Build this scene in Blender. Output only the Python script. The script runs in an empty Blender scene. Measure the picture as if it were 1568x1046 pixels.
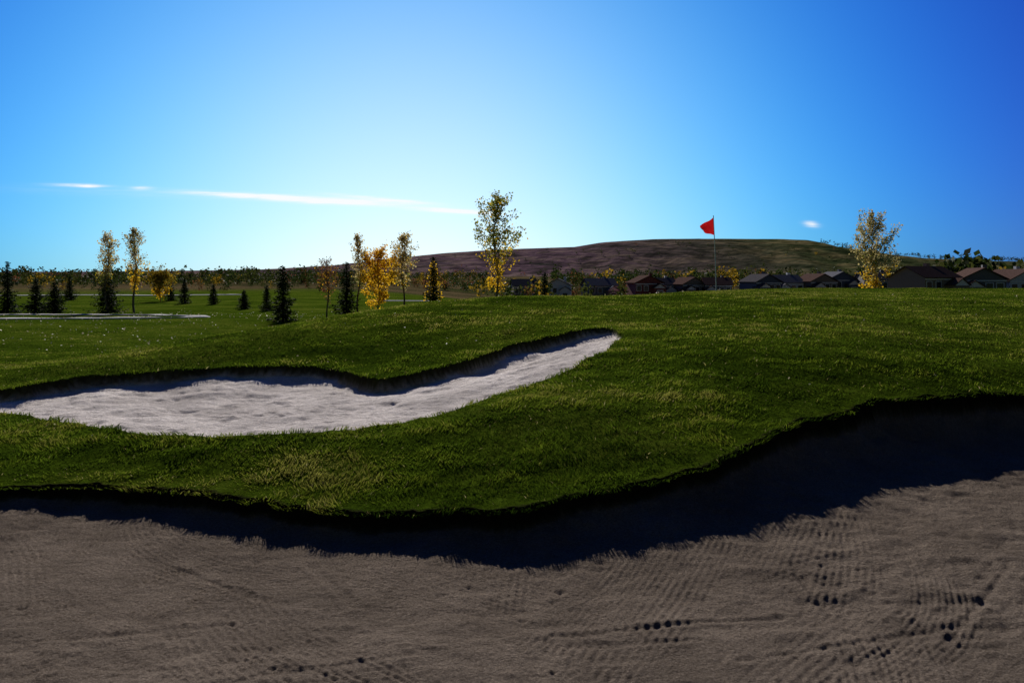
import bpy, math, random
import numpy as np
from mathutils import Vector
rng=np.random.default_rng(7); random.seed(7)
scene=bpy.context.scene
SUN_AZ=math.radians(-12); SUN_EL=math.radians(26)
EYE=1.7
# ------------------------------------------------------------ helpers
def link(o): scene.collection.objects.link(o); return o
def build(name,verts,loops,starts,mats,midx=None,smooth=False,attrs=None):
    me=bpy.data.meshes.new(name)
    verts=np.asarray(verts,dtype=np.float32); loops=np.asarray(loops,dtype=np.int32).ravel(); starts=np.asarray(starts,dtype=np.int32)
    me.vertices.add(len(verts)); me.vertices.foreach_set('co',verts.ravel())
    me.loops.add(len(loops)); me.loops.foreach_set('vertex_index',loops)
    me.polygons.add(len(starts)); me.polygons.foreach_set('loop_start',starts)
    for m in mats: me.materials.append(m)
    if midx is not None: me.polygons.foreach_set('material_index',np.asarray(midx,dtype=np.int32))
    me.polygons.foreach_set('use_smooth',np.full(len(starts),smooth,dtype=bool))
    me.update(calc_edges=True)
    for k,v in (attrs or {}).items():
        a=me.attributes.new(k,'FLOAT','POINT'); a.data.foreach_set('value',np.asarray(v,dtype=np.float32))
    return link(bpy.data.objects.new(name,me))
def hsh(ix,iy,s):
    v=np.sin(ix*127.1+iy*311.7+s*74.7)*43758.5453
    return v-np.floor(v)
def vn(x,y,s=0):
    ix=np.floor(x);iy=np.floor(y);fx=x-ix;fy=y-iy
    fx=fx*fx*(3-2*fx);fy=fy*fy*(3-2*fy)
    a=hsh(ix,iy,s);b=hsh(ix+1,iy,s);c=hsh(ix,iy+1,s);d=hsh(ix+1,iy+1,s)
    return (a*(1-fx)+b*fx)*(1-fy)+(c*(1-fx)+d*fx)*fy
def fbm(x,y,o=4,s=0):
    t=0;a=.5;
    for i in range(o):
        t=t+a*(vn(x,y,s+i)-.5); x=x*2.03+3.1;y=y*2.03+1.7;a*=.5
    return t
def ss(a,b,x):
    t=np.clip((x-a)/(b-a),0,1); return t*t*(3-2*t)
class TPS:
    def __init__(s,pts,reg=1e-3):
        p=np.array(pts,float); s.p=p[:,:2]; n=len(p)
        K=s.phi(s.p,s.p)+np.eye(n)*reg; P=np.c_[np.ones(n),s.p]
        A=np.zeros((n+3,n+3));A[:n,:n]=K;A[:n,n:]=P;A[n:,:n]=P.T
        s.w=np.linalg.solve(A,np.r_[p[:,2],0,0,0])
    def phi(s,a,b):
        d2=((a[:,None,:]-b[None,:,:])**2).sum(-1); return d2*np.log(d2+1e-9)*.5
    def __call__(s,x,y):
        q=np.c_[x,y]; out=np.empty(len(q))
        for i in range(0,len(q),20000):
            c=q[i:i+20000]; out[i:i+20000]=s.phi(c,s.p)@s.w[:-3]+s.w[-3]+c@s.w[-2:]
        return out
def catmull(P,n=8):
    P=np.array(P,float);N=len(P);o=[]
    for i in range(N):
        a,b,c,d=P[i-1],P[i],P[(i+1)%N],P[(i+2)%N]
        for k in range(n):
            t=k/n; o.append(.5*((2*b)+(c-a)*t+(2*a-5*b+4*c-d)*t*t+(-a+3*b-3*c+d)*t**3))
    return np.array(o)
def sdist0(x,y,poly):
    out=np.empty(len(x)); A=poly[:,:2];B=np.roll(A,-1,0);E=B-A;L=(E**2).sum(1)+1e-12
    for i in range(0,len(x),15000):
        px=x[i:i+15000][:,None];py=y[i:i+15000][:,None]
        wx=px-A[None,:,0];wy=py-A[None,:,1]; t=np.clip((wx*E[None,:,0]+wy*E[None,:,1])/L,0,1)
        d=np.sqrt(((wx-t*E[None,:,0])**2+(wy-t*E[None,:,1])**2).min(1))
        c1=(A[None,:,1]<=py)!=(B[None,:,1]<=py)
        xi=A[None,:,0]+wy*(E[:,0]/np.where(np.abs(E[:,1])<1e-9,1e-9,E[:,1]))[None]
        ins=((c1&(px<xi)).sum(1)%2)==1
        out[i:i+15000]=np.where(ins,d,-d)
    return out
def sdist(x,y,poly,m=.9):
    """signed distance to outline, + inside; far outside = -9"""
    lo=poly.min(0)-m;hi=poly.max(0)+m; k=(x>lo[0])&(x<hi[0])&(y>lo[1])&(y<hi[1])
    out=np.full(len(x),-9.0); out[k]=sdist0(x[k],y[k],poly); return out
# ------------------------------------------------------------ materials
def newmat(name):
    m=bpy.data.materials.new(name); m.use_nodes=True; nt=m.node_tree; nt.nodes.clear()
    return m,nt,nt.nodes,nt.links
def simple(name,col,rough=.8,var=.25,scale=5,spec=.2,transl=0,metal=0):
    m,nt,N,L=newmat(name)
    o=N.new('ShaderNodeOutputMaterial'); b=N.new('ShaderNodeBsdfPrincipled')
    b.inputs['Roughness'].default_value=rough; b.inputs['Specular IOR Level'].default_value=spec; b.inputs['Metallic'].default_value=metal
    tc=N.new('ShaderNodeTexCoord'); n=N.new('ShaderNodeTexNoise'); n.inputs['Scale'].default_value=scale; n.inputs['Detail'].default_value=5
    L.new(tc.outputs['Object'],n.inputs['Vector'])
    r=N.new('ShaderNodeValToRGB'); r.color_ramp.elements[0].position=.3; r.color_ramp.elements[1].position=.7
    r.color_ramp.elements[0].color=[c*(1-var) for c in col]+[1]; r.color_ramp.elements[1].color=[min(1,c*(1+var)) for c in col]+[1]
    L.new(n.outputs['Fac'],r.inputs['Fac']); L.new(r.outputs['Color'],b.inputs['Base Color'])
    if transl>0:
        t=N.new('ShaderNodeBsdfTranslucent'); L.new(r.outputs['Color'],t.inputs['Color'])
        x=N.new('ShaderNodeMixShader'); x.inputs[0].default_value=transl
        L.new(b.outputs[0],x.inputs[1]);L.new(t.outputs[0],x.inputs[2]);L.new(x.outputs[0],o.inputs[0])
    else: L.new(b.outputs[0],o.inputs[0])
    return m
def ramp(N,stops):
    r=N.new('ShaderNodeValToRGB'); e=r.color_ramp.elements
    while len(e)<len(stops): e.new(.5)
    for i,(p,c) in enumerate(stops): e[i].position=p; e[i].color=(*c,1)
    return r
def ground_material():
    m,nt,N,L=newmat('ground_turf_sand')
    out=N.new('ShaderNodeOutputMaterial'); b=N.new('ShaderNodeBsdfDiffuse'); b.inputs['Roughness'].default_value=.0
    geo=N.new('ShaderNodeNewGeometry'); P=geo.outputs['Position']
    def attr(n):
        a=N.new('ShaderNodeAttribute'); a.attribute_name=n; return a.outputs['Fac']
    def noise(scale,detail=5,rough=.6,dist=0,vec=None):
        n=N.new('ShaderNodeTexNoise'); n.inputs['Scale'].default_value=scale;n.inputs['Detail'].default_value=detail;n.inputs['Roughness'].default_value=rough;n.inputs['Distortion'].default_value=dist
        L.new(vec or P,n.inputs['Vector']); return n
    def mix(f,a,c,bt='MIX'):
        x=N.new('ShaderNodeMix'); x.data_type='RGBA'; x.blend_type=bt
        if isinstance(f,float): x.inputs[0].default_value=f
        else: L.new(f,x.inputs[0])
        L.new(a,x.inputs[6]);L.new(c,x.inputs[7]); return x.outputs[2]
    def math_(op,a,c=None):
        x=N.new('ShaderNodeMath');x.operation=op
        for i,v in enumerate((a,c)):
            if v is None: continue
            if isinstance(v,(int,float)): x.inputs[i].default_value=v
            else: L.new(v,x.inputs[i])
        return x.outputs[0]
    g1=noise(.22,7,.7); gr=ramp(N,[(.3,(.026,.052,.004)),(.5,(.066,.108,.008)),(.7,(.14,.170,.022))]); L.new(g1.outputs['Fac'],gr.inputs[0])
    g2=noise(9,6,.8); gr2=ramp(N,[(.3,(.35,.35,.35)),(.7,(1.5,1.5,1.4))]); L.new(g2.outputs['Fac'],gr2.inputs[0])
    grass=mix(1.0,gr.outputs[0],gr2.outputs[0],'MULTIPLY')
    p1=noise(.02,7,.7); pr=ramp(N,[(.33,(.03,.045,.012)),(.48,(.08,.065,.03)),(.6,(.14,.10,.05)),(.75,(.05,.05,.02))]); L.new(p1.outputs['Fac'],pr.inputs[0])
    land=mix(attr('prairie'),grass,pr.outputs[0])
    s1=noise(1.1,7,.7); sr=ramp(N,[(.3,(.66,.65,.64)),(.7,(1.25,1.24,1.22))]); L.new(s1.outputs['Fac'],sr.inputs[0])
    s2=noise(75,4,.85); sr2=ramp(N,[(.3,(.45,.43,.43)),(.7,(1.5,1.5,1.5))]); L.new(s2.outputs['Fac'],sr2.inputs[0])
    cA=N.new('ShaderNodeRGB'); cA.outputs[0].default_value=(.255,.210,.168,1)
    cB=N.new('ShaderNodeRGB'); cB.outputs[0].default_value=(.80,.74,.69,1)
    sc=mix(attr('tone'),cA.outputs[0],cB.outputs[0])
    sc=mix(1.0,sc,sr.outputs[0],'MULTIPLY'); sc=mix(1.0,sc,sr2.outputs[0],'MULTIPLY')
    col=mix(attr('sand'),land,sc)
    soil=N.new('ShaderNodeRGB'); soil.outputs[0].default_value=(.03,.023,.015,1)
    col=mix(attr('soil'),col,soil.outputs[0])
    L.new(col,b.inputs['Color'])
    def wave(rot,scale,dist):
        mp=N.new('ShaderNodeMapping'); mp.inputs['Rotation'].default_value=(0,0,rot); L.new(P,mp.inputs[0])
        w=N.new('ShaderNodeTexWave'); w.inputs['Scale'].default_value=scale; w.inputs['Distortion'].default_value=dist; w.inputs['Detail'].default_value=3; w.inputs['Detail Scale'].default_value=.12
        w.inputs['Detail Roughness'].default_value=.6
        L.new(mp.outputs[0],w.inputs[0]); return w.outputs['Fac']
    wa=wave(.45,10.5,6); wb=wave(2.1,10.0,6)
    mk=noise(.55,2,.5); mr=ramp(N,[(.46,(0,0,0)),(.54,(1,1,1))]); L.new(mk.outputs['Fac'],mr.inputs[0])
    wm=mix(mr.outputs[0],wa,wb)
    fade=noise(2.2,5,.7); fr=ramp(N,[(.44,(0,0,0)),(.68,(1,1,1))]); L.new(fade.outputs['Fac'],fr.inputs[0])
    wv=math_('MULTIPLY',wm,fr.outputs[0])
    grain=noise(40,5,.85); mid=noise(8,6,.75)
    hs=math_('ADD',math_('MULTIPLY',wv,.0036),math_('ADD',math_('MULTIPLY',grain.outputs['Fac'],.038),math_('MULTIPLY',mid.outputs['Fac'],.06)))
    gg=noise(14,6,.8)
    hg=math_('MULTIPLY',gg.outputs['Fac'],.08)
    hm=N.new('ShaderNodeMix'); hm.data_type='FLOAT'; L.new(attr('sand'),hm.inputs[0]); L.new(hg,hm.inputs[2]); L.new(hs,hm.inputs[3])
    bp=N.new('ShaderNodeBump'); bp.inputs['Distance'].default_value=1.0
    L.new(math_('SUBTRACT',1.0,math_('MULTIPLY',attr('tone'),.35)),bp.inputs['Strength'])
    L.new(hm.outputs[0],bp.inputs['Height']); L.new(bp.outputs[0],b.inputs['Normal'])
    L.new(b.outputs[0],out.inputs[0]); return m
def blade_material():
    m,nt,N,L=newmat('grass_blades')
    out=N.new('ShaderNodeOutputMaterial'); b=N.new('ShaderNodeBsdfDiffuse')
    a=N.new('ShaderNodeAttribute'); a.attribute_name='hue'
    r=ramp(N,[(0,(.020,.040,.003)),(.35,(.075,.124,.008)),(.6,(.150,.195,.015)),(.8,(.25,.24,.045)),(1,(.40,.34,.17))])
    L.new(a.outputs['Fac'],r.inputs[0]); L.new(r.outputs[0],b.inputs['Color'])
    t=N.new('ShaderNodeBsdfTranslucent'); L.new(r.outputs[0],t.inputs[0])
    x=N.new('ShaderNodeMixShader'); x.inputs[0].default_value=.5
    L.new(b.outputs[0],x.inputs[1]);L.new(t.outputs[0],x.inputs[2]);L.new(x.outputs[0],out.inputs[0]); return m
# ------------------------------------------------------------ terrain definition (metres, eye at 0,0,1.7, looking +Y)
front_lip=[(-3.77,5.86,.163),(-2.78,5.81,.152),(-1.69,5.37,.181),(-.99,5.14,.171),(-.35,5.04,.20),(.19,5.04,.254),(.71,5.24,.304),(1.2,5.51,.368),
 (1.79,5.97,.452),(2.16,6.34,.505),(2.98,7.04,.546),(3.79,7.51,.549),(5.37,8.2,.50)]
front_poly=[(-5.5,5.8)]+[(a,b) for a,b,c in front_lip]+[(7.2,8.5),(8.8,7.0),(9.2,3),(8,-2),(4,-5),(-2,-6),(-7,-4),(-9.5,0),(-8.5,4)]
mid_near=[(-6.3,8.5,.33),(-5.30,8.25,.30),(-4.23,7.55,.32),(-3.35,7.0,.34),(-2.68,6.755,.36),(-2.09,6.63,.38),(-1.557,6.69,.40),(-1.03,6.83,.44),(-.504,7.32,.50),(-.026,7.88,.57),(.533,8.55,.67),(1.037,9.3,.823),(1.432,10.4,.933)]
mid_far=[(1.34,11.2,.984),(.685,11.0,.934),(-.034,10.5,.80),(-.675,9.8,.656),(-1.264,9.4,.544),(-1.63,9.3,.503),(-1.92,9.6,.52),(-2.29,10.2,.53),(-2.93,10.4,.549),(-4.09,10.3,.518),(-4.98,9.9,.483),(-5.48,9.5,.454),(-5.85,9.1,.41),(-7.2,8.9,.36)]
grass_pts=front_lip+mid_near+mid_far+[(1.55,10.9,.97),
 (3.07,9.0,.85),(4.16,12.2,1.15),(4.33,8.58,.75),(7.0,10.9,.85),(9.58,14.9,1.15),(1.3,7.32,.65),(2.07,11.7,.98),(2.7,15.25,1.2),
 (5.9,23,1.32),(13.1,26,1.316),(18,28,1.31),(9,20,1.27),(6,33,1.0),(15,36,.95),(26,34,1.0),(24,22,1.1),(6,46,.0),(18,50,.1),(35,45,.2),(-1,30,.2),
 (.97,18,1.257),(-.49,17.5,1.227),(-1.17,17,1.198),(-2.34,15.5,1.103),(-2.75,15,1.048),(-3.44,13.8,.942),(-4.03,12.8,.84),(-4.68,11.8,.713),(-5.27,11,.60),(-5.78,10.3,.50),(-6.23,9.7,.412),
 (-7.2,14,.22),(-8,17,.10),(-4.5,17.5,.45),(-3,22,.15),(0,23,.7),(-12,13,.15),(-15,20,.03),(-10,32,-.08),(-22,45,-.29),(-5,36,-.1),(0,46,-.3),(-35,35,-.2),(-45,50,-.35),
 (-10,9,.3),(-8,6.5,.2),(-7,7.4,.25),(9,8,.7),(12,9,.9),(11,3,.8),(10,-3,.7),(5,-7,.6),(-2,-8,.6),(-9,-6,.5),(-12,0,.4),(-10.5,4,.3),(-25,10,.2),(-25,-20,.4),(25,-20,.8),(0,-40,.4),(30,5,1),(-50,0,0),(50,0,.6),(0,-60,0)]
T=TPS(grass_pts)
sand_pts=[(a,b,c-.03) for a,b,c in mid_near]+[(a,b,c-.17) for a,b,c in mid_far[1:4]]+[(a,b,c-.13) for a,b,c in mid_far[4:]]+[(1.34,11.2,.90),(-3.5,8.6,.30),(-1.6,8.1,.36),(-.2,9.1,.53)]
TS=TPS(sand_pts)
PF=catmull(front_poly,6); PM=catmull([(a,b) for a,b,c in mid_near+mid_far],5)
def far_z(x,y):
    r=np.hypot(x,y)+1e-6
    zl=-.3-.002*(np.minimum(r,400)-45); zr=-.3-6*ss(50,200,r)
    m=ss(-.25,.15,x/r)*(y>0)
    z=zl*(1-m)+zr*m
    z=z+np.clip(r-350,0,650)*.013*ss(-.3,.1,x/r)
    z=z+fbm(x/160,y/160,3,5)*ss(150,500,r)*4
    return z
def grass_z(x,y):
    x=np.atleast_1d(np.asarray(x,float));y=np.atleast_1d(np.asarray(y,float))
    r=np.hypot(x,y); z=far_z(x,y); k=r<62
    if k.any():
        zn=T(x[k],y[k])+(fbm(x[k]/1.3,y[k]/1.3,3,2)*.08+fbm(x[k]/.33,y[k]/.33,2,22)*.045*(1-ss(12,25,r[k])))*ss(3,7,r[k])
        w=ss(40,60,r[k]); z[k]=zn*(1-w)+z[k]*w
    return z
def sds(x,y):
    n=fbm(x*2.2,y*2.2,3,29)*.18+fbm(x*6,y*6,3,9)*.11+fbm(x*22,y*22,2,19)*.05
    return sdist(x,y,PF)+n, sdist(x,y,PM)+n*.8
dense=np.radians(np.linspace(-44,44,1050)); rest=np.radians(np.linspace(44,316,110)[1:-1])
ang=np.r_[dense,rest]; NA=len(ang)
rad=np.r_[np.geomspace(.25,2.0,14)[:-1],np.geomspace(2.0,13,540),np.geomspace(13,60,150)[1:],np.geomspace(60,7000,130)[1:]]
NR=len(rad); A,R=np.meshgrid(ang,rad); X=(R*np.sin(A)).ravel(); Y=(R*np.cos(A)).ravel()
Z=grass_z(X,Y); sand=np.zeros(len(X)); soil=np.zeros(len(X)); tone=np.zeros(len(X))
k=np.where(np.hypot(X,Y)<14)[0]; x=X[k];y=Y[k]; f,mm=sds(x,y); zg=Z[k]
fc=np.clip(f,0,9)
zs_f=fbm(x/.9,y/.9,4,30)*.07+fbm(x/2.6,y/2.6,2,33)*.06+np.clip(zg-.07,0,1)*(.5*np.exp(-fc/.22)+.5*np.exp(-fc/1.3))*ss(3,5,y)
rough=ss(-.2,.2,fbm(x/1.1,y/1.1,3,44)); zs_f+=(fbm(x/.16,y/.09,4,45)*.030*(.35+rough)+fbm(x/.035,y/.035,2,46)*.008)*ss(2,3,y)
def groove(x,y,p,q,w,d):
    p=np.array(p);q=np.array(q);e=q-p;t=np.clip(((x-p[0])*e[0]+(y-p[1])*e[1])/(e@e),0,1)
    wob=fbm(x*3,y*3,3,55)*.12
    dd=np.abs(np.hypot(x-p[0]-t*e[0],y-p[1]-t*e[1])+wob*.5)
    a=.4+.9*vn(x*9,y*9,56)
    return (-d*np.exp(-(dd/w)**2)+.5*d*np.exp(-((dd-2*w)/w)**2))*a*.5
for p,q,w,d in [((.2,3.75),(1.35,3.95),.02,.014),((.25,3.65),(.9,3.7),.018,.012),((1.0,3.5),(2.2,3.9),.02,.012),((-1.6,3.2),(-.3,3.6),.02,.008),((1.6,4.0),(1.62,4.6),.02,.014),
   ((-2.2,4.8),(-1.3,4.2),.02,.012),((-1.2,4.7),(-.8,4.1),.02,.01),((2.0,3.7),(2.9,4.6),.02,.012),((.0,3.0),(.15,3.6),.04,.012),((-2.6,3.6),(-1.4,3.9),.02,.01),((.4,3.3),(1.9,3.25),.02,.01)]:
    zs_f+=groove(x,y,p,q,w,d)
def rake(x,y,c,ang,half,length,curve,sp=.036,d=.0024):
    ux=math.cos(ang);uy=math.sin(ang); a=(x-c[0])*ux+(y-c[1])*uy; b=-(x-c[0])*uy+(y-c[1])*ux+curve*a*a+fbm(x*2,y*2,2,83)*.05
    m=ss(0,.09,half-np.abs(b))*ss(0,.35,length-np.abs(a)); return m*(d*np.cos(b*2*math.pi/sp))*(.1+1.1*vn(x*6,y*6,81))
for q in range(40):
    zs_f+=rake(x,y,(random.uniform(-3.2,3.4),random.uniform(3.0,5.2)),random.uniform(-.5,3.0),random.uniform(.2,.4),random.uniform(.5,1.1),random.uniform(-.3,.3),random.uniform(.032,.045))
for q in range(60):
    cx=random.uniform(-3.4,3.6);cy=random.uniform(2.9,5.6); w=random.uniform(.010,.03); d=random.uniform(.004,.010)
    dd=np.hypot((x-cx),(y-cy)*random.uniform(.7,1.3))*(.8+.5*vn(x*20,y*20,q)); zs_f+=-d*np.exp(-(dd/w)**2)+d*.4*np.exp(-((dd-2*w)/(w*.7))**2)
zs_m=TS(x,y)+fbm(x/.7,y/.7,5,40)*.14+fbm(x/.25,y/.14,4,47)*.05
for q in range(10): zs_m+=rake(x,y,(random.uniform(-5,.5),random.uniform(7.2,9.5)),random.uniform(-.5,3.0),random.uniform(.2,.5),random.uniform(.5,1.2),random.uniform(-.2,.2),.09,.003)
for q in range(34):
    cx=random.uniform(-5.2,.8);cy=random.uniform(7.2,9.8); w=random.uniform(.03,.09)
    dd=np.hypot(x-cx,y-cy)*(.7+.7*vn(x*8,y*8,q)); zs_m-=random.uniform(.01,.03)*np.exp(-(dd/w)**2)
bf=ss(-.005,.05,f); bm=ss(-.005,.06,mm)
zz=zg+ .02*np.exp(-np.abs(np.minimum(f,0))/.15)*(f<0)
zz=zz*(1-bf)+zs_f*bf; zz=zz*(1-bm)+np.minimum(zs_m,zg-.015)*bm
Z[k]=zz
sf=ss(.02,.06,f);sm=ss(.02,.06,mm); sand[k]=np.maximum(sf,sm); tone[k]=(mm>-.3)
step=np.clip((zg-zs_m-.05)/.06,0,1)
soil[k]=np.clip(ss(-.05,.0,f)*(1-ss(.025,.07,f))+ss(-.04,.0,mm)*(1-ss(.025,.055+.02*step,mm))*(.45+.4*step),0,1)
prairie=ss(110,190,np.hypot(X,Y)+fbm(X/30,Y/30,3,8)*60)
V=np.c_[X,Y,Z]; V=np.r_[V,[[0,0,float(Z[0])]]]
i=np.arange(NR-1)[:,None]*NA; j=np.arange(NA)[None]; j2=(j+1)%NA
quads=np.stack([i+j,i+NA+j,i+NA+j2,i+j2],-1).reshape(-1,4)[:,::-1]
tris=np.stack([np.full(NA,len(V)-1),np.arange(NA),(np.arange(NA)+1)%NA],-1)[:,::-1]
loops=np.r_[quads.ravel(),tris.ravel()]; st=np.r_[np.arange(len(quads))*4,len(quads)*4+np.arange(len(tris))*3]
ap=lambda a:np.r_[a,a[0]]
gmat=ground_material()
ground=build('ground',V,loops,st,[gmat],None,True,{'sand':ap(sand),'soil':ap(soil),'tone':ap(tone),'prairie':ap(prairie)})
# ------------------------------------------------------------ grass blades
NB=480000
th=np.radians(rng.uniform(-44,44,NB)); r=np.exp(rng.uniform(math.log(4.6),math.log(32),NB))
x=r*np.sin(th);y=r*np.cos(th)
f,mm=sds(x,y); keep=(f<.035)&(mm<.03); x=x[keep];y=y[keep];r=r[keep];f=f[keep];mm=mm[keep]
z=grass_z(x,y)
n=len(x)
cl=fbm(x*5,y*5,3,50); big=fbm(x*.7,y*.7,3,60); str_=fbm(x*1.2,y*3.5,3,66)
Lh=(.022+.085*np.clip(cl+.13,0,.6)+.012*rng.random(n))*(1-.45*ss(13,26,r))
edge=np.exp(-np.abs(f)/.05)+.6*np.exp(-np.abs(mm)/.05); Lh*=1+.45*edge
wd=(.0020+.0016*rng.random(n))*(1+np.clip(r-5,0,20)*.13)
la=fbm(x*2.5,y*2.5,2,70)*14+rng.uniform(-1.3,1.3,n); lean=rng.uniform(.25,1.2,n)
dx=np.cos(la)*lean;dy=np.sin(la)*lean
dy=dy-edge*1.0
nrm=np.sqrt(dx*dx+dy*dy+1)
D=np.c_[dx,dy,np.ones(n)]/nrm[:,None]
ba=rng.uniform(0,6.283,n); S=np.c_[np.cos(ba),np.sin(ba),np.zeros(n)]*wd[:,None]
B=np.c_[x,y,z-.006]
M=B+D*Lh[:,None]*.55; tip=M+(D*np.array([1.35,1.35,.55]))*Lh[:,None]*.5
VV=np.stack([B-S,B+S,M+S*.8,M-S*.8,tip],1).reshape(-1,3)
b0=np.arange(n)*5
LO=np.stack([b0,b0+1,b0+2,b0+3,b0+3,b0+2,b0+4],1).ravel(); ST=np.stack([np.arange(n)*7,np.arange(n)*7+4],1).ravel()
dry=(rng.random(n)<.012+.11*np.clip(big+.05,0,.5))
hue=np.clip(.34+big*1.4+str_*1.2+cl*.7+rng.normal(0,.11,n),0,.78); hue=np.where(dry,rng.uniform(.75,1,n),hue)
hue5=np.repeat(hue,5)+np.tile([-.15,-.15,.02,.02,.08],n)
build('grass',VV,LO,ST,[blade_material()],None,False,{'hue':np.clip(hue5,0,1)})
def quads_at(C,size,flat=0.0,asp=1.0):
    n=len(C); a=rng.normal(size=(n,3)); 
    if flat: a[:,2]*=(1-flat)
    a/=np.linalg.norm(a,axis=1)[:,None]; b=rng.normal(size=(n,3)); 
    if flat: b[:,2]*=(1-flat)
    b-=a*(a*b).sum(1)[:,None]; b/=np.linalg.norm(b,axis=1)[:,None]
    s=(np.asarray(size)*np.ones(n))[:,None]*.5
    a=a*s*asp;b=b*s
    v=np.stack([C-a,C-b*.8,C+a,C+b*.8],1).reshape(-1,3)
    return v
def leafobj(name,C,size,mats,midx,flat=0):
    v=quads_at(C,size,flat); n=len(C)
    return build(name,v,np.arange(4*n),np.arange(n)*4,mats,midx)
lm=simple('dry_leaf',(.50,.44,.28),.6,.3,8,.3,.25)
c=[]
for cx,cy,sx,sy,nn in [(-15,30,5,7,380),(-19,39,6,5,320),(-12,22,4,4,140),(1,9,5,4,70),(8,14,7,7,140),(-7,38,5,5,160)]:
    c.append(np.c_[rng.normal(cx,sx,nn),rng.normal(cy,sy,nn)])
c=np.concatenate(c); f,mm=sds(c[:,0],c[:,1]); c=c[(f<-.1)&(mm<-.05)&(c[:,1]>6.5)]
zz=grass_z(c[:,0],c[:,1])+.045
leafobj('fallen_leaves',np.c_[c,zz],rng.uniform(.02,.04,len(c))*(1+(c[:,1]>18)),[lm],None,.6)
# ------------------------------------------------------------ ribbons draped on ground
def ribbon(name,pts,width,mat,lift=.03,closed=False):
    P=catmull(pts,14)
    if not closed: P=P[:(len(pts)-1)*14]
    t=np.gradient(P,axis=0); t/=np.linalg.norm(t,axis=1)[:,None]; nn=np.c_[-t[:,1],t[:,0]]
    rows=[]
    for o in (-.5,-.48,0,.48,.5):
        q=P+nn*width*o; h=lift if abs(o)<.5 else -.1
        rows.append(np.c_[q,grass_z(q[:,0],q[:,1])+h])
    W=np.stack(rows,1); K=len(P); v=W.reshape(-1,3); F=[]
    for a in range(K-1):
        for b in range(4): F+= [a*5+b,a*5+b+1,(a+1)*5+b+1,(a+1)*5+b]
    return build(name,v,F,np.arange(len(F)//4)*4,[mat],None,True)
conc=simple('concrete',(.52,.51,.50),.95,.15,3,0)
ribbon('cart_path',[(-60,37),(-40,36),(-30,35.2),(-22,35),(-17,35.2),(-14.6,36.5),(-16,39),(-20,40.6),(-28,42),(-40,45),(-60,50)],1.1,conc,.04)
ribbon('distant_pale_strip',[(-75,88),(-62,92),(-50,95),(-42,93),(-36,97)],3.0,conc,.05)  # added pale ribbon for a far sand bunker, laid in path concrete
ribbon('distant_pale_strip',[(-12,70),(-8,71),(-5,70),(-2,72)],2.0,conc,.05)  # pale strip added in the distance, not a known path
# ------------------------------------------------------------ trees
bark=simple('bark',(.16,.13,.10),.9,.4,12,.1); barkd=simple('bark_dark',(.05,.04,.03),.9,.4,12,.1)
LY=simple('leaf_yellow',(.74,.46,.02),.6,.3,3,.1,.6); LG=simple('leaf_olive',(.25,.26,.045),.6,.4,3,.1,.5)
LO_=simple('leaf_orange',(.64,.34,.02),.6,.3,3,.1,.6); LD=simple('leaf_dark_green',(.035,.055,.012),.7,.4,3,.05,.3); LP=simple('leaf_pale',(.52,.43,.18),.6,.3,3,.1,.5)
ND=simple('needles',(.020,.034,.010),.8,.4,4,.05,.2)
LR=simple('leaf_russet',(.20,.08,.04),.7,.3,3,.05,.4)
MG=simple('leaf_mass_olive',(.075,.085,.02),.7,.4,.3,.0,.3); MY=simple('leaf_mass_gold',(.34,.22,.02),.7,.4,.3,.0,.4); MO=simple('leaf_mass_rust',(.16,.08,.03),.7,.4,.3,.0,.3)
class MB:
    def __init__(s): s.v=[];s.l=[];s.s=[];s.m=[];s.n=0;s.nl=0
    def tube(s,P,Rr,mi=0,k=5):
        P=np.array(P,float); K=len(P); t=np.gradient(P,axis=0); t/=np.linalg.norm(t,axis=1)[:,None]+1e-9
        ref=np.array([.31,.95,.05]); u=np.cross(t,ref);u/=np.linalg.norm(u,axis=1)[:,None]+1e-9;w=np.cross(t,u)
        a=np.arange(k)*2*math.pi/k
        ring=P[:,None]+(u[:,None]*np.cos(a)[None,:,None]+w[:,None]*np.sin(a)[None,:,None])*np.array(Rr)[:,None,None]
        s.v.append(ring.reshape(-1,3))
        for i in range(K-1):
            for j in range(k):
                j2=(j+1)%k; s.l+=[s.n+i*k+j,s.n+i*k+j2,s.n+(i+1)*k+j2,s.n+(i+1)*k+j]; s.s.append(s.nl); s.nl+=4; s.m.append(mi)
        s.n+=K*k
    def quads(s,v,mi):
        n=len(v)//4; s.v.append(v); s.l+=list(range(s.n,s.n+4*n)); s.s+=list(range(s.nl,s.nl+4*n,4)); s.nl+=4*n; s.n+=4*n
        s.m+=list(mi) if hasattr(mi,'__len__') else [mi]*n
    def obj(s,name,mats,loc):
        o=build(name,np.concatenate(s.v),s.l,s.s,mats,s.m); o.location=loc; return o
def gz(x,y): return float(grass_z([x],[y])[0])
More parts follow.
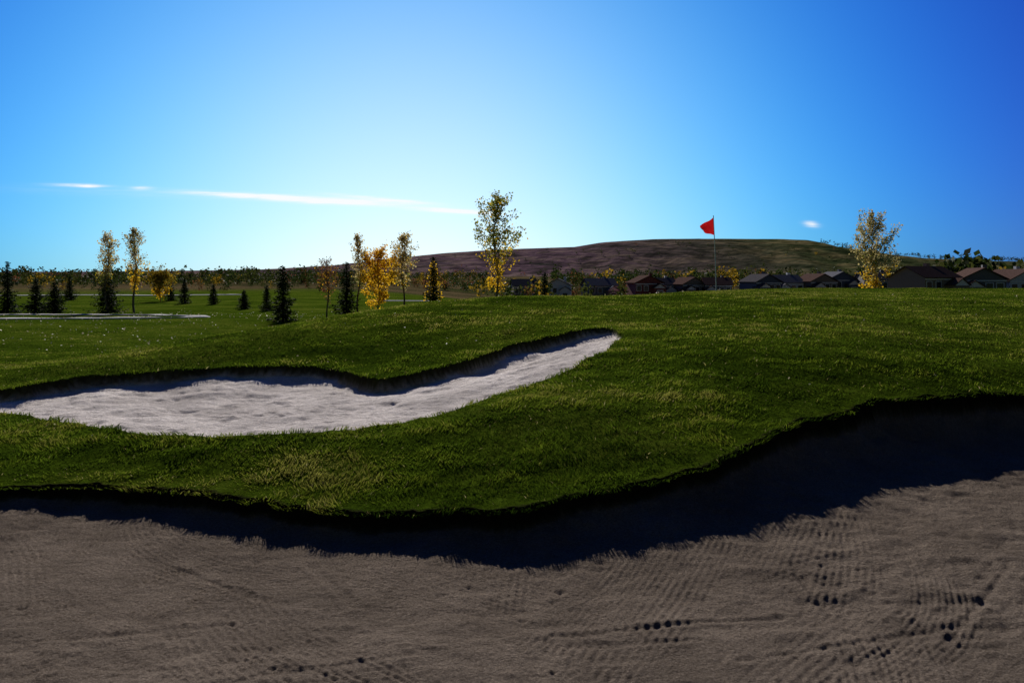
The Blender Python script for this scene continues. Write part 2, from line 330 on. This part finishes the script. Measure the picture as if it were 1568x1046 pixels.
def aspen(x,y,H,Wd,start=.3,dens=1.0,mats=None,split=.5,leaf=.11,name='aspen_tree',topdens=1.0,peak=.3):
    mb=MB(); nseg=9
    tr=np.array([[.02*H*math.sin(i*.9+x),.015*H*math.cos(i*.7+y),H*i/nseg*.97-.1] for i in range(nseg+1)]); tr[:,:2]-=tr[0,:2]
    r0=H*.011+.018; mb.tube(tr,[r0*(1-.9*i/nseg) for i in range(nseg+1)],0,6)
    L=[];nb=int(24+H*3)
    for b in range(nb):
        fr=start+(1-start)*(b/nb)**.9; p=tr[0]+(0); zi=fr*nseg; i0=min(int(zi),nseg-1); base=tr[i0]+(tr[i0+1]-tr[i0])*(zi-i0)
        g=(fr-start)/(1-start); prof=(g/peak)**.5*.75+.25 if g<peak else (1-(g-peak)/(1-peak))**.8*.85+.15
        ln=Wd*.5*prof*random.uniform(.6,1.3); az=b*2.4+random.uniform(-.5,.5); up=random.uniform(.5,1.1)+g*.9
        d=np.array([math.cos(az),math.sin(az),up]); d/=np.linalg.norm(d[:2]); 
        pts=[base];dd=d.copy()
        for kx in range(4):
            dd=dd+np.array([random.uniform(-.2,.2),random.uniform(-.2,.2),random.uniform(-.05,.2)]); pts.append(pts[-1]+dd*ln/4)
        rb=r0*.38*(1-.7*fr)+.004; mb.tube(pts,[rb,rb*.75,rb*.55,rb*.4,rb*.2],0,4)
        m=int(34*dens*(topdens if g>.55 else 1)*(.5+prof)*random.uniform(.3,1.6))
        for kx in range(3):
            q=pts[1+kx]; sd=np.array([random.uniform(-1,1),random.uniform(-1,1),random.uniform(.1,1)])*ln*.32
            mb.tube([q,q+sd*.5,q+sd],[rb*.4,rb*.25,rb*.12],0,3)
            cc=q+sd*rng.uniform(.3,1.15,(m//3+1,1)); L.append(cc+rng.normal(0,leaf*.95,cc.shape))
        cc=pts[-1]+(pts[-2]-pts[-1])*rng.uniform(0,1.4,(m//2+1,1)); L.append(cc+rng.normal(0,leaf*.85,cc.shape))
    C=np.concatenate(L); h=C[:,2]/H+rng.normal(0,.09,len(C))
    mi=np.where(h<split,1,2); mi=np.where(rng.random(len(C))<.15,3,mi)
    mb.quads(quads_at(C,rng.uniform(.6,1.25,len(C))*leaf),mi)
    return mb.obj(name,[bark]+mats,(x,y,gz(x,y)))
def spruce(x,y,H,Wd,name='spruce_tree',accent=None):
    mb=MB(); mb.tube([[0,0,-.1],[0,0,H*.5],[0,0,H]],[H*.018+.02,H*.01+.01,.006],0,6); V=[];
    z=.04*H; b=0
    while z<H*.985:
        g=z/H; Rm=Wd*.5*(1-g)**.85*random.uniform(.65,1.25)+.03; nbr=7 if g<.8 else 4
        for q in range(nbr):
            az=b*2.399; b+=1; R1=Rm*random.uniform(.55,1.35); d=np.array([math.cos(az),math.sin(az),0])
            p0=np.array([0,0,z]); p1=p0+d*R1*.6-np.array([0,0,R1*.13]); p2=p0+d*R1+np.array([0,0,R1*.02])
            mb.tube([p0,p1,p2],[.012,.008,.003],0,3)
            m=max(5,int(R1*24)); t=rng.uniform(.08,1.05,m)[:,None]
            c=np.where(t<.6,p0+(p1-p0)*t/.6,p1+(p2-p1)*(t-.6)/.4)+rng.normal(0,.035,(m,3))
            side=np.array([-d[1],d[0],0]); sg=rng.choice([-1,1],m)[:,None]
            e=side*sg*rng.uniform(.4,1.1,(m,1))+d*rng.uniform(.2,1,(m,1))+np.array([0,0,1])*rng.uniform(-.55,.12,(m,1))
            ln=(.07+.22*R1*(1.1-t))*1.0; e=e*ln
            w=np.cross(e,rng.normal(size=(m,3))); w/=np.linalg.norm(w,axis=1)[:,None]+1e-9; w*=.020+.010*H/3
            V.append(np.stack([c-w,c+w,c+e+w*.3,c+e-w*.3],1).reshape(-1,3))
        z+=H*.032*(1-.4*g)+.018
    mb.quads(np.concatenate(V),1)
    if accent:
        m=340; hh=rng.uniform(.12,.9,m); a=rng.uniform(0,6.28,m); rr=Wd*.55*(1-hh)**.8*rng.uniform(.5,1.15,m)
        mb.quads(quads_at(np.c_[rr*np.cos(a),rr*np.sin(a),hh*H],.11),2)
    return mb.obj(name,[barkd,ND]+([accent] if accent else []),(x,y,gz(x,y)))
S=spruce
S(-28.5,45,2.9,1.3); S(-26.9,45,1.9,1.5); S(-25.6,44.6,1.8,1.5); S(-23.0,45.3,2.7,1.7)
S(-33.5,46,3.2,1.3)
aspen(-22.8,45,4.6,1.3,.32,.8,[LG,LP,LY],.5,.10); aspen(-21.3,44.9,4.85,1.3,.28,1.0,[LY,LP,LG],.62,.10)
aspen(-30,68,2.2,2.4,.1,1.3,[LY,MY,LG],.5,.16,'yellow_shrub')
S(-25.5,62,1.9,1.1);S(-22.5,60,1.5,1.0);S(-17.5,52,1.2,.9);S(-15.4,50,1.6,.8); S(-30,70,1.8,1.1); S(-40,72,2.2,1.3)
S(-9.2,32,2.25,1.2); S(-8.3,40,2.7,1.25)
aspen(-8.6,37,2.7,1.2,.3,.45,[LR,LR,LO_],.5,.07,'young_russet_tree')
aspen(-8.9,46,4.6,1.2,.35,.8,[LG,LP,LY],.4,.10); aspen(-6.3,46,4.6,1.5,.35,.95,[LG,LP,LY],.35,.11)
aspen(-7.7,45.5,3.4,2.7,.04,2.3,[LY,LO_,LY],.9,.12,'golden_tree',1,.2)
S(-4.45,45,3.3,1.25,accent=LY)
aspen(-1.0,44,6.2,3.2,.2,1.3,[LY,LG,LY],.5,.13)
S(2.05,50,2.4,.95)
aspen(18.6,41,4.3,2.5,.06,2.4,[LY,LP,LG],.35,.10)
# ------------------------------------------------------------ distant tree masses
def mass(name,specs,fs=1.0,zf=None):
    mb=MB(); mats=[LD,MG,MY,MO,LR]
    C=[];Sz=[];MI=[]
    for (x0,x1,y0,y1,n,h0,h1,pm) in specs:
        xs=rng.uniform(x0,x1,n); t=rng.uniform(0,1,n); ys=y0+(y1-y0)*t; xs=xs*(ys/y0) ; zs=grass_z(xs,ys) if zf is None else zf(xs,ys)
        hs=rng.uniform(h0,h1,n)*(1+.5*fbm(xs/25,ys/25,2,77))
        ms=rng.choice(5,n,p=pm)
        for i in range(n):
            H=hs[i]; m=60; nb=random.randint(3,5)
            cen=np.c_[rng.normal(0,H*.2,nb),rng.normal(0,H*.2,nb),rng.uniform(.25,.8,nb)*H]
            if random.random()<.22: cen=np.c_[rng.normal(0,H*.02,nb),rng.normal(0,H*.02,nb),np.linspace(.2,.85,nb)*H]; sp=H*.10
            else: sp=H*.13
            w=rng.integers(0,nb,m); c=cen[w]+rng.normal(0,sp,(m,3)); c[:,2]=np.clip(c[:,2],.05*H,H*1.05)
            C.append(c+np.array([xs[i],ys[i],zs[i]])); Sz.append(np.full(m,H*.15)); 
            mi=np.where(rng.random(m)<.8,ms[i],rng.integers(0,2,m)); MI.append(mi)
    C=np.concatenate(C); Sz=np.concatenate(Sz)*rng.uniform(.6,1.3,len(C)); MI=np.concatenate(MI)
    mb.quads(quads_at(C,Sz),MI); return mb.obj(name,mats,(0,0,0))
mass('distant_trees',[(-230,-60,250,340,420,3.5,6.5,[.74,.14,.06,.02,.04]),(-66,10,250,420,200,3,5.5,[.52,.22,.12,.06,.08]),
   (-110,-20,110,180,50,1.2,2.2,[.5,.25,.15,.05,.05]),(-170,-40,190,240,120,2.5,4.5,[.7,.15,.12,.02,.01]),
   (20,290,450,640,460,7,12,[.60,.20,.15,.02,.03]),(5,110,260,330,90,4,7,[.5,.22,.18,.05,.05]),
   (100,260,300,380,60,7,11,[.6,.2,.15,.03,.02]),(250,420,500,650,160,8,12,[.8,.12,.05,.02,.01]),(-180,-20,700,850,160,6,10,[.6,.2,.1,.05,.05])])
mass('shrub_row',[(101,111,190,200,18,12,14,[.9,.1,.0,0,0]),(-3,14,90,120,16,2.4,3.4,[.4,.25,.3,.03,.02]),(115,130,190,200,18,11,13,[.9,.1,.0,0,0])])
# ------------------------------------------------------------ hill
def hill_mat():
    m,nt,N,L=newmat('hill_prairie'); out=N.new('ShaderNodeOutputMaterial'); b=N.new('ShaderNodeBsdfDiffuse'); b.inputs['Roughness'].default_value=.3
    geo=N.new('ShaderNodeNewGeometry'); mp=N.new('ShaderNodeMapping'); mp.inputs['Scale'].default_value=(.006,.004,.05); L.new(geo.outputs['Position'],mp.inputs[0])
    n=N.new('ShaderNodeTexNoise'); n.inputs['Scale'].default_value=1.6; n.inputs['Detail'].default_value=9; n.inputs['Roughness'].default_value=.75; n.inputs['Distortion'].default_value=.4; L.new(mp.outputs[0],n.inputs[0])
    r=ramp(N,[(.30,(.030,.042,.026)),(.42,(.115,.080,.088)),(.50,(.18,.11,.135)),(.56,(.27,.19,.16)),(.62,(.12,.083,.10)),(.8,(.03,.045,.018))]); L.new(n.outputs[0],r.inputs[0])
    sx=N.new('ShaderNodeSeparateXYZ'); L.new(geo.outputs['Position'],sx.inputs[0])
    mr=N.new('ShaderNodeMapRange'); mr.inputs[1].default_value=100; mr.inputs[2].default_value=500; mr.inputs[4].default_value=.9; L.new(sx.outputs[0],mr.inputs[0])
    g=ramp(N,[(.35,(.022,.040,.012)),(.5,(.075,.095,.028)),(.6,(.21,.17,.07)),(.7,(.035,.05,.015))]); L.new(n.outputs[0],g.inputs[0])
    x=N.new('ShaderNodeMix'); x.data_type='RGBA'; L.new(mr.outputs[0],x.inputs[0]); L.new(r.outputs[0],x.inputs[6]); L.new(g.outputs[0],x.inputs[7])
    n3=N.new('ShaderNodeTexNoise'); n3.inputs['Scale'].default_value=.035; n3.inputs['Detail'].default_value=4; L.new(geo.outputs['Position'],n3.inputs[0])
    r3=ramp(N,[(.38,(.55,.6,.55)),(.55,(1.15,1.15,1.15))]); L.new(n3.outputs[0],r3.inputs[0])
    y_=N.new('ShaderNodeMix'); y_.data_type='RGBA'; y_.blend_type='MULTIPLY'; y_.inputs[0].default_value=1; L.new(x.outputs[2],y_.inputs[6]); L.new(r3.outputs[0],y_.inputs[7])
    L.new(y_.outputs[2],b.inputs['Color'])
    n2=N.new('ShaderNodeTexNoise'); n2.inputs['Scale'].default_value=.05; n2.inputs['Detail'].default_value=5; L.new(geo.outputs['Position'],n2.inputs[0])
    bp=N.new('ShaderNodeBump'); bp.inputs['Distance'].default_value=4; L.new(n2.outputs[0],bp.inputs['Height']); L.new(bp.outputs[0],b.inputs['Normal'])
    L.new(b.outputs[0],out.inputs[0]); return m
cx=np.array([-2500,-900,-500,-346,-241,-136,-58,21,126,178,283,414,578,624,716,808,1028,1500,2500]); ch=np.array([10,13,17,26,39,50,55,59,63,72,79,79,77,66,49,39,33,24,15])
def hill_z(x,y):
    c=np.interp(x,cx,ch); foot=950+fbm(x/260,y/900,3,90)*260
    t=np.clip((y-foot)/(1600-foot),0,1); prof=.15*ss(0,.25,t)+.85*ss(.2,1,t)**.9
    gul=np.abs(fbm(x/70,y/400,4,91))*22*np.sin(np.pi*np.clip(t,0,1))
    z=-6+(c+6)*prof - gul + fbm(x/120,y/120,3,92)*3*prof
    return z*(1-.3*ss(1750,3500,y))
gx=np.linspace(-2500,2500,420); gy=np.r_[np.linspace(850,1750,110),np.linspace(1800,3500,20)]
GX,GY=np.meshgrid(gx,gy); x=GX.ravel();y=GY.ravel(); z=hill_z(x,y)
n1,n2=len(gy),len(gx); i=np.arange(n1-1)[:,None]*n2;j=np.arange(n2-1)[None]
q=np.stack([i+j,i+j+1,i+n2+j+1,i+n2+j],-1).reshape(-1,4)
build('hill',np.c_[x,y,z],q.ravel(),np.arange(len(q))*4,[hill_mat()],None,True)
mass('hillside_scrub',[(-250,620,1000,1450,260,4,8,[.7,.25,.02,.01,.02]),(560,1000,1450,1640,130,6,11,[.9,.1,0,0,0])],1,hill_z)
# ------------------------------------------------------------ houses
wallm=[simple('siding_grey',(.17,.165,.17),.8,.1),simple('siding_tan',(.24,.19,.15),.8,.1),simple('siding_red',(.24,.07,.06),.8,.1),simple('siding_white',(.68,.68,.67),.8,.05),simple('siding_blue',(.11,.13,.17),.8,.1)]
roofm=[simple('shingle_grey',(.085,.08,.085),.9,.3,4,0),simple('shingle_brown',(.10,.065,.055),.9,.3,4,0),simple('shingle_slate',(.14,.14,.155),.9,.2,4,0)]
glass=simple('window_glass',(.03,.035,.045),.15,.1,1,.5); trim=simple('white_trim',(.8,.8,.79),.6,.05); doorm=simple('door_paint',(.12,.04,.03),.5,.1)
def boxes(name,bl,mat,parent):
    v=[];F=[]
    for (x0,x1,y0,y1,z0,z1) in bl:
        n=len(v); v+=[(x0,y0,z0),(x1,y0,z0),(x1,y1,z0),(x0,y1,z0),(x0,y0,z1),(x1,y0,z1),(x1,y1,z1),(x0,y1,z1)]
        for q in ((0,3,2,1),(4,5,6,7),(0,1,5,4),(1,2,6,5),(2,3,7,6),(3,0,4,7)): F+=[n+k for k in q]
    o=build(name,v,F,np.arange(len(F)//4)*4,[mat]); o.parent=parent; return o
def gable(name,x0,x1,y0,y1,z,h,axis,mat,parent,ov=.4,th=.18):
    v=[]
    if axis=='x': P=[(x0-ov,y0-ov,z),(x1+ov,y0-ov,z),(x1+ov,(y0+y1)/2,z+h),(x0-ov,(y0+y1)/2,z+h),(x1+ov,y1+ov,z),(x0-ov,y1+ov,z)]
    else: P=[(x0-ov,y1+ov,z),(x0-ov,y0-ov,z),((x0+x1)/2,y0-ov,z+h),((x0+x1)/2,y1+ov,z+h),(x1+ov,y0-ov,z),(x1+ov,y1+ov,z)]
    v=P+[(a,b,c+th) for a,b,c in P]
    F=[(0,1,2,3),(3,2,4,5),(6,9,8,7),(9,11,10,8),(0,6,7,1),(5,4,10,11)]
    l=[k for q in F for k in q]; s=[4*i for i in range(6)]
    E=[(1,7,8,2),(2,8,10,4),(0,3,9,6),(3,5,11,9)]
    for q in E: s.append(len(l)); l+=q
    o=build(name,v,l,s,[mat]); o.parent=parent; return o
def house(x,y,w,d,he,hr,wm,rm,axis='x',rot=0,zt=None):
    z=gz(x,y) if zt is None else zt
    e=bpy.data.objects.new('house',None); link(e); e.location=(x,y,z); e.rotation_euler=(0,0,rot)
    boxes('walls',[(-w/2,w/2,-d/2,d/2,-1,he)],wm,e)
    if axis=='x': v=[(-w/2,-d/2,he),(-w/2,d/2,he),(-w/2,0,he+hr),(w/2,-d/2,he),(w/2,d/2,he),(w/2,0,he+hr)]
    else: v=[(-w/2,-d/2,he),(w/2,-d/2,he),(0,-d/2,he+hr),(-w/2,d/2,he),(w/2,d/2,he),(0,d/2,he+hr)]
    o=build('gable_ends',v,[0,1,2,3,4,5],[0,3],[wm]); o.parent=e
    gable('roof',-w/2,w/2,-d/2,d/2,he-.05,hr,axis,rm,e)
    gw=w*.42; gx0=-w/2 if int(x*7)%2 else w/2-gw
    boxes('garage',[(gx0,gx0+gw,-d/2-2,-d/2-.01,-1,he*.75)],wm,e)
    o=build('garage_gable',[(gx0,-d/2-2,he*.75),(gx0+gw,-d/2-2,he*.75),(gx0+gw/2,-d/2-2,he*.75+gw*.35)],[0,1,2],[0],[trim]); o.parent=e
    gable('garage_roof',gx0,gx0+gw,-d/2-2,-d/2+1.5,he*.75-.03,gw*.35,'y',rm,e,.25)
    win=[];tr=[]
    for zz in (he*.18,he*.62):
        for q in (.12,.38,.62,.86):
            xx=-w/2+w*q
            if gx0-.3<xx<gx0+gw+.3: continue
            win.append((xx-.55,xx+.55,-d/2-.08,-d/2-.03,zz,zz+1.4)); tr+= [(xx-.7,xx+.7,-d/2-.03,-d/2-.002,zz-.12,zz+1.52)]
    xg=gx0+gw/2; tr.append((xg-.9,xg+.9,-d/2-2.03,-d/2-2.002,he*.4,he*.4+1.4)); win.append((xg-.7,xg+.7,-d/2-2.08,-d/2-2.03,he*.42,he*.42+1.1))
    tr.append((-w/2-.02,w/2+.02,-d/2-.06,-d/2-.031,he-.35,he-.1))
    boxes('windows',win,glass,e); boxes('window_trim',tr,trim,e)
    xd=(gx0+gw+.9) if gx0<0 else gx0-.9
    boxes('door',[(xd-.5,xd+.5,-d/2-.09,-d/2-.035,0,2.1)],doorm,e)
    boxes('chimney',[(w*.2,w*.2+.8,d*.1,d*.1+.8,he+hr*.3,he+hr+.7)],wm,e)
W=wallm;Rf=roofm
for (x,y,w,top,wi,ri,ax,rt) in [
 (4,245,8,.8,1,0,'x',.1),(14,240,7.5,1.0,3,2,'y',-.1),(26,238,8.5,1.0,0,2,'x',.2),(37.5,225,8,1.9,2,1,'y',.15),(44,236,7,1.2,3,0,'x',.0),(51,232,7.5,1.4,1,1,'y',.3),(59,230,7.5,1.3,0,1,'x',-.1),
 (67,215,7.5,2.2,4,0,'y',.25),(75,220,7.5,2.0,3,2,'x',.1),(83,218,8,2.3,1,1,'y',.2),(90,222,8,2.9,4,2,'y',.1),(98.5,216,8.5,2.8,0,0,'x',-.1),(106,235,8,1.5,1,0,'y',.1),
 (77.5,150,8.5,3.4,1,1,'x',.35),(88.5,152,7.5,3.1,0,1,'y',-.2),(98,156,7.5,2.9,3,1,'y',.1),(110,158,9,3.4,1,0,'x',.1)]:
    he=5.5;hr=2.1
    house(x,y,w,8.5,he,hr,W[wi],Rf[ri],ax,rt,EYE-1.7+top-he-hr+.3)
# ------------------------------------------------------------ flag
fx,fy=5.9,23.0; fz=gz(fx,fy)
fl=bpy.data.objects.new('golf_flag',None); link(fl); fl.location=(fx,fy,fz)
white=simple('white_paint',(.8,.8,.78),.4,.03); redm=simple('red_nylon',(.62,.012,.015),.6,.1,3,.2,.35)
mb=MB(); mb.tube([[0,0,-.1],[-.03,0,1],[-.085,0,2.15]],[.014,.013,.010],0,10); o=mb.obj('flagstick',[white],(0,0,0)); o.parent=fl
mb=MB(); mb.tube([[0,0,-.08],[0,0,.004]],[.054,.054],0,16); o=mb.obj('hole_cup',[white],(0,0,0)); o.parent=fl
mb=MB(); mb.tube([[-.086,0,2.14],[-.087,0,2.17]],[.016,.012],0,10); o=mb.obj('finial',[white],(0,0,0)); o.parent=fl
U,Vn=18,14; v=[]
for a in range(U):
    for b in range(Vn):
        u=a/(U-1); w=b/(Vn-1)
        topz=2.12-.25*u-.02*math.sin(u*6); botz=1.60+.12*u*u+.02*math.sin(u*5)
        xx=-.085+.03*w*(1-u)-.36*u+.09*(w-.2)*u; zz=topz+(botz-topz)*w
        yy=.07*math.sin(u*7+w*3)*u+.04*math.sin(w*6)*u
        v.append((xx,yy,zz))
F=[]
for a in range(U-1):
    for b in range(Vn-1): F+=[a*Vn+b,a*Vn+b+1,(a+1)*Vn+b+1,(a+1)*Vn+b]
o=build('flag_cloth',v,F,np.arange(len(F)//4)*4,[redm],None,True); o.parent=fl
# ------------------------------------------------------------ light + sky
s=Vector((math.sin(SUN_AZ)*math.cos(SUN_EL),math.cos(SUN_AZ)*math.cos(SUN_EL),math.sin(SUN_EL)))
ld=bpy.data.lights.new('sun','SUN'); ld.energy=5.0; ld.angle=math.radians(.5); ld.color=(1,.94,.86)
lo=link(bpy.data.objects.new('sun',ld)); lo.rotation_euler=s.to_track_quat('Z','Y').to_euler(); lo.location=s*50
w=bpy.data.worlds.new('World'); scene.world=w; w.use_nodes=True; N=w.node_tree.nodes;L=w.node_tree.links;N.clear()
out=N.new('ShaderNodeOutputWorld');bg=N.new('ShaderNodeBackground'); sky=N.new('ShaderNodeTexSky'); sky.sky_type='NISHITA'; sky.sun_disc=False
sky.sun_elevation=SUN_EL; sky.sun_rotation=SUN_AZ; sky.dust_density=0.0; sky.ozone_density=3.0; sky.air_density=1.0
tc=N.new('ShaderNodeTexCoord'); G=tc.outputs['Generated']
def M(op,*a):
    x=N.new('ShaderNodeMath');x.operation=op
    for i,v in enumerate(a):
        if isinstance(v,(int,float)): x.inputs[i].default_value=v
        else: L.new(v,x.inputs[i])
    return x.outputs[0]
# vignette falloff put into sky colour: bright below the sun, deep blue elsewhere
vm=N.new('ShaderNodeVectorMath'); vm.operation='DOT_PRODUCT'; L.new(G,vm.inputs[0]); vm.inputs[1].default_value=Vector((-.12,1,.13)).normalized()
au=M('MAXIMUM',M('ADD',M('MULTIPLY',vm.outputs['Value'],.5),.5),0.001)
sc_=N.new('ShaderNodeSeparateColor'); L.new(sky.outputs[0],sc_.inputs[0])
cc_=N.new('ShaderNodeCombineColor')
for ch_i,(gain,pw,fl_) in enumerate([(1.65,46,.045),(2.0,20,.055),(2.7,7.5,.055)]):
    f_=M('ADD',M('MULTIPLY',M('POWER',au,float(pw)),1-fl_),fl_)
    cval=M('MULTIPLY',M('MULTIPLY',sc_.outputs[ch_i],gain),f_)
    cval=M('DIVIDE',cval,M('ADD',1.0,M('DIVIDE',cval,22.0)))
    L.new(cval,cc_.inputs[ch_i])
sep=N.new('ShaderNodeSeparateXYZ'); L.new(G,sep.inputs[0])
yy=M('MAXIMUM',sep.outputs['Y'],.05); u=M('DIVIDE',sep.outputs['X'],yy); v=M('DIVIDE',sep.outputs['Z'],yy)
cb=N.new('ShaderNodeCombineXYZ'); L.new(M('MULTIPLY',u,14),cb.inputs[0]); L.new(M('MULTIPLY',v,260),cb.inputs[1])
cn=N.new('ShaderNodeTexNoise'); cn.inputs['Scale'].default_value=1.5; cn.inputs['Detail'].default_value=6; cn.inputs['Roughness'].default_value=.65; L.new(cb.outputs[0],cn.inputs[0])
tot=None
for (u0,v0,a,b,sl,st_) in [(-.29,.1,.085,.0030,-.055,2.0),(-.205,.0945,.06,.0032,-.03,1.8),(-.16,.098,.06,.0022,-.09,.9),(-.075,.0835,.045,.0028,-.06,1.9),(-.545,.1155,.03,.0018,-.03,.8),(-.53,.1145,.012,.002,-.03,.7),(-.465,.112,.012,.002,0,.8),(.376,.0665,.008,.0032,-.1,1.0),(-.42,.105,.2,.006,-.03,.10)]:
    du=M('SUBTRACT',u,u0); dv=M('SUBTRACT',M('SUBTRACT',v,v0),M('MULTIPLY',du,sl))
    e=M('ADD',M('POWER',M('ABSOLUTE',M('DIVIDE',du,a)),2.0),M('POWER',M('ABSOLUTE',M('DIVIDE',dv,b)),2.0))
    g=M('MULTIPLY',M('EXPONENT',M('MULTIPLY',e,-1.0)),st_)
    tot=g if tot is None else M('ADD',tot,g)
cm=M('MULTIPLY',tot,M('ADD',M('MULTIPLY',cn.outputs[0],3.0),-.7))
cmn=N.new('ShaderNodeClamp'); L.new(cm,cmn.inputs[0])
mc=N.new('ShaderNodeMix'); mc.data_type='RGBA'; L.new(cmn.outputs[0],mc.inputs[0]); L.new(cc_.outputs[0],mc.inputs[6]); mc.inputs[7].default_value=(9.5,9.8,10,1)
L.new(mc.outputs[2],bg.inputs[0]); bg.inputs[1].default_value=.1; L.new(bg.outputs[0],out.inputs[0])
# ------------------------------------------------------------ camera
cd=bpy.data.cameras.new('camera'); cam=link(bpy.data.objects.new('camera',cd)); cam.location=(0,0,EYE); cam.rotation_euler=(math.radians(90),0,0)
cd.lens=28; cd.sensor_width=36; cd.shift_y=-.0625; cd.clip_start=.05; cd.clip_end=20000
scene.camera=cam
scene.view_settings.view_transform='Standard'; scene.view_settings.look='None'; scene.view_settings.exposure=0
